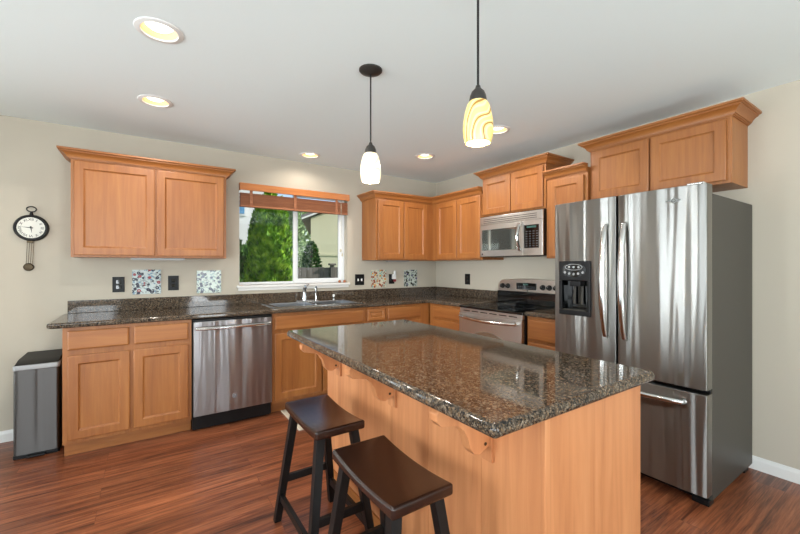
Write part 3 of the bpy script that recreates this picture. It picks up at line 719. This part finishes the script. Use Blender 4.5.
def vhandle(y, par):
    pth = [(-.795, y, .855)] + [(-.822 - .045 * math.sin(math.pi * k / 14) ** .7, y, .862 + .70 * k / 14) for k in range(15)] + [(-.795, y, 1.567)]
    MB().tube(pth, [.016] + [.015 + .004 * math.sin(math.pi * k / 14) for k in range(15)] + [.016], 12, .85, (0, 1, 0)).build('handle', HANDLE, par)
vhandle(YM + .058, ld); vhandle(YM - .058, rd)
pth = [(-.795, Y0 + .105, .560)] + [(-.822 - .045 * math.sin(math.pi * k / 14) ** .7, Y0 + .112 + (Y1 - Y0 - .224) * k / 14, .560) for k in range(15)] + [(-.795, Y1 - .105, .560)]
MB().tube(pth, .017, 12).build('handle', HANDLE, fd)
MB().box(-.70, -.60, Y0 + .02, Y1 - .02, .012, .070).build('base_grille', BLACK, t, smooth=False)
for y in (Y0 + .05, Y1 - .05):
    for x in (-.70, -.1): MB().box(x - .035, x + .035, y - .04, y + .04, 0, .035, .006).build('foot', BLACK, t)
MB().box(-.79, -.62, Y0 + .03, Y0 + .12, 1.702, 1.722, .004).build('hinge_cover', DGREY, t)
MB().box(-.79, -.62, Y1 - .12, Y1 - .03, 1.702, 1.722, .004).build('hinge_cover', DGREY, t)
MB().box(-.775, -.74, Y0 + .02, Y0 + .10, 1.7485, 1.762, .005).build('hinge_cap', HANDLE, t)
FX = -.804
pt = [(-3.07 + r_ * math.cos(a), 1.672 + q_ * math.sin(a)) for a, r_, q_ in [(k * math.pi / 8, (.040, .024, .026, .024)[k % 4], (.018, .010, .018, .010)[k % 4]) for k in range(16)]]
pt = [(-3.07 + dx, 1.672 + dz) for dx, dz in ((-.042, 0), (-.018, .007), (0, .017), (.018, .007), (.042, 0), (.018, -.007), (0, -.017), (-.018, -.007))]
bd = MB().prism(pt, lambda p, q, a: (a, p, q), FX - .005, FX + .001).build('badge', CHROME, rd)
MB().lathe([(.010, 0), (.010, -.0015), (.007, -.0015), (.007, 0)], (FX - .005, -3.07, 1.672), 20, 'x', False, False).build('badge_ring', IRON, bd)
# water and ice dispenser in the left door
A0, A1, D0, D1 = -2.595, -2.366, .965, 1.340
cut(ld, MB().box(-.85, -.735, A0 + .02, A1 - .02, 1.0, 1.205))
ds = MB()
for y0, y1, z0, z1 in ((A0, A1, D0, 1.0), (A0, A1, 1.205, D1), (A0, A0 + .022, 1.0, 1.205), (A1 - .022, A1, 1.0, 1.205)): ds.box(-.812, -.797, y0, y1, z0, z1, .004)
dso = ds.build('dispenser_frame', BLACK, ld)
MB().nest(lambda a, d, z: (-d, a, z), A0 + .021, A1 - .021, .999, 1.206, [(0, .80), (.006, .742)]).build('dispenser_cavity', BLACKG, dso, smooth=False)
MB().box(-.800, -.745, -2.52, -2.44, 1.165, 1.204, .006).build('spout', BLACK, dso)
for y in (-2.508, -2.453): MB().beam((-.760, y, 1.04), (-.752, y, 1.165), .006, .016, bev=.002).build('paddle', DGREY, dso)
MB().box(-.815, -.745, A0 + .03, A1 - .03, .999, 1.006, .002).build('drip_tray', DGREY, dso)
cp = MB().prism([(-2.480 + .088 * math.cos(2 * math.pi * k / 28), 1.278 + .050 * math.sin(2 * math.pi * k / 28)) for k in range(28)], lambda p, q, a: (a, p, q), -.815, -.811).build('control_pad', BLACKG, dso)
ring = [(-.8165, -2.480 + .062 * math.cos(2 * math.pi * k / 28), 1.298 + .020 * math.sin(2 * math.pi * k / 28)) for k in range(29)]
MB().tube(ring, .0022, 6).build('button_ring', SILVER, cp)
for i in range(3): MB().lathe([(.008, 0), (.008, -.002)], (-.815, -2.515 + i * .035, 1.298), 14, 'x').build('button', SILVER, cp)
for i in range(5): MB().lathe([(.0085, 0), (.0085, -.002)], (-.815, -2.545 + i * .0325, 1.262 - .012 * math.sin(math.pi * i / 4)), 14, 'x').build('button', SILVER, cp)

# ------------------------------------------------------------------ stools
def make_stool(cx, cy, label):
    t = thing('bar_stool', label, 'stool', (cx, cy, 0), 'saddle stools at the island')
    n = 14; L = .2150; H = .118; tp = [(L * (2 * k / n - 1), .592 + .017 * (2 * k / n - 1) ** 2) for k in range(n + 1)]
    bt = [(p, q - .040 + .010 * (1 - (p / L) ** 2)) for p, q in tp[::-1]]
    MB().prism(tp + bt, lambda p, q, a: (cx + a, cy + p, q), -H, H, .010, 3).build('seat', STOOL, t, ang=50)
    tx, ty, fx, fy = .080, .165, .150, .235
    def leg(sx, sy, z):  # centre of a leg at height z
        u = z / .57; return (cx + sx * (fx + (tx - fx) * u), cy + sy * (fy + (ty - fy) * u), z)
    for sx in (-1, 1):
        for sy in (-1, 1): MB().beam(leg(sx, sy, 0), leg(sx, sy, .570), .034, .034, .038, .038, .003).build('leg', STOOLL, t)
    for sx in (-1, 1):
        p, q = leg(sx, -1, .13), leg(sx, 1, .13); MB().box(p[0] - .010, p[0] + .010, p[1] + .01, q[1] - .01, .112, .148, .002).build('stretcher', STOOLL, t)
    for sy in (-1, 1):
        p, q = leg(-1, sy, .22), leg(1, sy, .22); MB().box(p[0] + .01, q[0] - .01, p[1] - .010, p[1] + .010, .202, .238, .002).build('stretcher', STOOLL, t)
    return t
st = make_stool(-2.550, -2.247, 'dark wooden saddle stool farther from the camera, nearer the sink')
s2 = copy_tree(st); s2.location = (-2.553, -2.845, 0); s2['label'] = 'dark wooden saddle stool nearest the camera, at the bottom of the photo'

# ------------------------------------------------------------------ trash can
X0, X1, Y0, Y1 = -4.000, -3.765, -.425, -.060
t = thing('trash_can', 'tall stainless steel trash can with black lid at the left end of the cabinets', 'trash can', ((X0 + X1) / 2, (Y0 + Y1) / 2, 0))
MB().slab(rounded(X0, X1, Y0, Y1, .018), .025, .598, .002).build('body', STEEL_T, t)
MB().slab(rounded(X0 - .002, X1 + .002, Y0 - .002, Y1, .018), 0, .026, .003).build('base', BLACK, t)
MB().slab(rounded(X0 - .003, X1 + .003, Y0 - .004, Y1, .020), .598, .632, .005).build('rim', SILVER, t)
MB().prism([(Y0 + .006, .632), (Y1 - .01, .632), (Y1 - .01, .662), (Y0 + .10, .655), (Y0 + .012, .636)], lambda p, q, a: (a, p, q), X0 + .006, X1 - .006, .003).build('lid', BLACK, t)
MB().box(X0 + .07, X1 - .07, Y0 - .03, Y0 + .01, .008, .02, .004).build('pedal', BLACK, t)

# ------------------------------------------------------------------ wall clock
cx, cz = -3.984, 1.596
t = thing('wall_clock', 'round black pendulum wall clock with roman numerals left of the cabinets', 'clock', (cx, 0, cz))
MB().lathe([(.078, -.008), (.078, -.026), (.084, -.032), (.093, -.030), (.100, -.020), (.101, -.004), (.097, -.001)], (cx, 0, cz), 48, 'y').build('case', IRONB, t)
fc = MB().lathe([(.079, -.012), (.079, -.0275)], (cx, 0, cz), 48, 'y').build('dial', FACE, t)
for i, s in enumerate(('XII', 'I', 'II', 'III', 'IV', 'V', 'VI', 'VII', 'VIII', 'IX', 'X', 'XI')):
    a = R(30 * i); M = Matrix.Translation((cx + .062 * math.sin(a), -.0285, cz + .062 * math.cos(a))) @ Matrix.Rotation(R(90), 4, 'X') @ Matrix.Rotation(-a, 4, 'Z')
    text(s, .026, M, 'numeral', IRONB, fc)
def hand(deg, L, w, name, y):
    a = R(deg); dx, dz = math.sin(a), math.cos(a)
    P = [(cx - dx * .012 + dz * w, cz - dz * .012 - dx * w), (cx + dx * L, cz + dz * L), (cx - dx * .012 - dz * w, cz - dz * .012 + dx * w)]
    MB().prism(P, lambda p, q, a: (p, a, q), y, y - .001).build(name, IRONB, fc)
hand(173, .040, .005, 'hour_hand', -.029); hand(276, .060, .004, 'minute_hand', -.0305)
MB().lathe([(.005, -.028), (.005, -.033)], (cx, 0, cz), 14, 'y').build('hand_pin', IRONB, fc)
MB().lathe([(.012, .098), (.010, .112), (.008, .120), (.010, .126)], (cx, -.012, cz), 16).build('neck', IRONB, t)
MB().tube([(cx + .027 * math.cos(2 * math.pi * k / 24), -.012, cz + .143 + .020 * math.sin(2 * math.pi * k / 24)) for k in range(25)], .004, 8).build('hanging_ring', IRONB, t)
pd = MB()
for dx in (-.018, -.006, .006, .018): pd.tube([(cx + dx - .004, -.012, cz - .095), (cx + dx - .012, -.012, cz - .275)], .0016, 6)
pdo = pd.box(cx - .026, cx + .010, -.018, -.006, cz - .115, cz - .097, .002).build('pendulum_rods', BRONZE, t)
MB().lathe([(.030, -.006), (.030, -.012), (.024, -.018), (.004, -.021)], (cx - .016, 0, cz - .298), 28, 'y').build('pendulum_bob', BRONZE, t)

# ------------------------------------------------------------------ tiles, outlets and switches on the walls
for x0, x1, z0, z1, m, lab in ((-3.357, -3.149, 1.061, 1.274, 0, 'square white mosaic tile with red flowers under the cabinet left of the window'), (-2.869, -2.661, 1.052, 1.264, 1, 'square pale mosaic tile with dark blue rings left of the window sill'),
                               (-1.010, -.800, 1.043, 1.259, 2, 'square orange and teal mosaic tile right of the window'), (-.532, -.326, 1.043, 1.256, 3, 'square mosaic tile with black flowers nearest the room corner')):
    MB().box(x0, x1, -.010, -.0005, z0, z1, .001).build('decorative_tile', MOS[m], label=lab, cat='tile', smooth=False)
def plate(name, label, fn, a0, a1, z0, z1, kind):
    a0, a1 = sorted((a0, a1)); am = (a0 + a1) / 2; zm = (z0 + z1) / 2
    t = thing(name, label, 'switch' if kind == 'toggle' else 'outlet', fn(am, 0, zm))
    boxm(MB(), fn, a0, a1, .0005, .006, z0, z1, .002).build('wall_plate', BLACK, t)
    if kind == 'toggle':
        for d in (-.023, .023): boxm(MB(), fn, am + d - .008, am + d + .008, .006, .016, zm - .016, zm + .012, .002).build('toggle', WHITE, t)
    else:
        for d in (-.022, .022):
            s = boxm(MB(), fn, am - .017, am + .017, .006, .008, zm + d - .015, zm + d + .015, .003).build('socket', BLACKG, t)
            b = MB()
            for e in (-.006, .006): boxm(b, fn, am + e - .0012, am + e + .0012, .008, .0085, zm + d - .004, zm + d + .006)
            b.build('slots', DGREY, s, smooth=False)
    return t
plate('outlet', 'black wall outlet left of the red flowered tile', BACK, -3.493, -3.409, 1.085, 1.214, 'o')
plate('outlet', 'black wall outlet between the two tiles left of the window', BACK, -3.095, -3.012, 1.087, 1.218, 'o')
plate('light_switch', 'black double switch plate with white toggles right of the window', BACK, -1.226, -1.106, 1.080, 1.208, 'toggle')
plate('outlet', 'black wall outlet with the white plug in freshener between two tiles', BACK, -.757, -.677, 1.083, 1.205, 'o')
plate('outlet', 'black wall outlet on the stove wall between corner and stove', RIGHT, -.561, -.648, 1.080, 1.209, 'o')
t = thing('air_freshener', 'small white plug in air freshener in the outlet right of the window', 'air freshener', (-.70, -.009, 1.17))
MB().box(-.722, -.674, -.045, -.0092, 1.142, 1.205, .008).build('housing', WHITE, t)
MB().lathe([(.012, 0), (.016, .02), (.016, .04), (.008, .05)], (-.688, -.03, 1.198), 14).build('scent_cap', WHITE, t)
MB().box(-.700, -.672, -.042, -.012, 1.110, 1.141, .006).build('scent_bottle', REDP, t)

# ------------------------------------------------------------------ window blind
t = thing('window_blind', 'raised reddish wooden blind with valance across the top of the window', 'blind', ((WX0 + WX1) / 2, -.02, 1.9))
MB().box(-2.500, -1.318, -.050, -.034, 2.052, 2.122, .004).box(-2.500, -2.488, -.034, -.001, 2.052, 2.122, .002).box(-1.330, -1.318, -.034, -.001, 2.052, 2.122, .002).build('valance', VAL, t)
MB().box(-2.488, -1.332, .004, .040, 2.070, 2.108, .003).build('head_rail', VAL, t)
n = 11
for i in range(n):
    z = 1.914 + i * .0108; x = .0015 * math.sin(i * 1.7)
    MB().box(-2.490 + x, -1.330 + x, -.022, .028, z, z + .0068, .001).build('slat', BLIND, t)
MB().box(-2.490, -1.330, -.024, .030, 1.893, 1.911, .003).build('bottom_rail', BLIND, t)
for x in (-2.39, -1.945, -1.47): MB().box(x - .014, x + .014, -.0265, -.0245, 1.890, 2.06).build('ladder_tape', BLIND, t, smooth=False)
for dx in (0, .010):
    c = MB().tube([(-1.42 + dx, -.028, 2.05), (-1.418 + dx, -.028, 1.8), (-1.42 + dx * 2, -.026, 1.50 - dx * 5)], .0014, 6).build('pull_cord', RUGB, t)
    MB().lathe([(.003, .036), (.008, .030), (.010, .008), (.006, 0)], (-1.42 + dx * 2, -.026, 1.465 - dx * 5), 12).build('tassel', RUGB, c)
for i, (x, lab) in enumerate(((-1.425, 'left of two small brown wooden ornaments on the window sill'), (-1.365, 'right of two small brown wooden ornaments on the window sill'))):
    MB().lathe([(.012, 0), (.017, .012), (.013, .024), (.006, .030)], (x, -.008, WZ0), 14).build('wooden_ornament', BLIND, label=lab, cat='ornament')

# ------------------------------------------------------------------ rug
t = thing('kitchen_rug', 'small grey and beige rug on the floor in front of the sink cabinet', 'rug', (-1.87, -.80, 0))
MB().slab([(-2.20, -1.05), (-1.50, -1.05), (-1.50, -.56), (-2.20, -.56)], .0005, .010, .003).build('rug_field', LGREY, t)
MB().slab([(-2.255, -1.05), (-2.20, -1.05), (-2.20, -.56), (-2.255, -.56)], .0005, .0105, .003).build('rug_border', RUGB, t)

# ------------------------------------------------------------------ lamps
DL = ('recessed ceiling light nearest the camera at the top left', 'recessed ceiling light farther back on the left side of the ceiling', 'recessed ceiling light above the kitchen window and sink', 'recessed ceiling light between the two pendants', 'recessed ceiling light partly behind the front pendant shade')
for (x, y), lab in zip(LIGHTS, DL):
    t = thing('recessed_light', lab, 'ceiling light', (x, y, CEILZ), 'recessed ceiling lights')
    MB().lathe([(.076, -.0005), (.076, -.006), (.080, -.008), (.100, -.004), (.103, -.0005)], (x, y, CEILZ), 40, 'z', False, False).build('trim_ring', WHITE, t)
    MB().lathe([(.0765, -.004), (.071, .03), (.064, .085), (.058, .090)], (x, y, CEILZ), 40, 'z', False, False).build('reflector', AMBER, t)
    MB().lathe([(.060, .060), (.059, .026), (.045, .014), (.002, .009)], (x, y, CEILZ), 32, 'z').build('bulb', BULB, t)
    l = light('recessed_lamp', 'SPOT', (x, y, CEILZ - .012), 9 if y > -.5 else 28, (1, .92, .82), spot_size=R(165), spot_blend=.5, shadow_soft_size=.05)
def pendant(label, x, y, sh):
    t = thing('pendant_lamp', label, 'pendant lamp', (x, y, CEILZ), 'pendants over the island')
    MB().lathe([(.066, 0), (.066, -.006), (.058, -.014), (.030, -.024), (.008, -.028)], (x, y, CEILZ), 36).build('canopy', IRON, t)
    MB().tube([(x, y, CEILZ - .026), (x, y, 2.005)], .0045, 8).build('cord', IRONB, t)
    MB().lathe([(.006, .062), (.009, .058), (.011, .050), (.014, .046), (.024, .036), (.031, .020), (.034, .002), (.034, -.004), (.030, -.005)], (x, y, 1.950), 28).build('socket_cap', IRON, t)
    zb = 1.784
    MB().lathe([(.033, .164), (.043, .150), (.051, .122), (.057, .088), (.059, .055), (.056, .022), (.050, .002), (.046, .001), (.052, .022), (.055, .055), (.053, .088), (.047, .122), (.040, .148), (.030, .162)], (x, y, zb), 40, 'z', False, False).build('glass_shade', sh, t)
    MB().lathe([(.012, .12), (.014, .10), (.022, .08), (.026, .06), (.020, .04), (.004, .034)], (x, y, zb), 20).build('bulb', BULBW, t)
    light('pendant_bulb', 'POINT', (x, y, zb + .03), 9, (1, .88, .74), shadow_soft_size=.04)
pendant('pale glowing glass pendant lamp farther back, above the island end nearest the sink', -2.195, -2.09, SHADE_A)
pendant('amber swirled glass pendant lamp nearer the camera, above the island', -2.183, -2.918, SHADE_B)
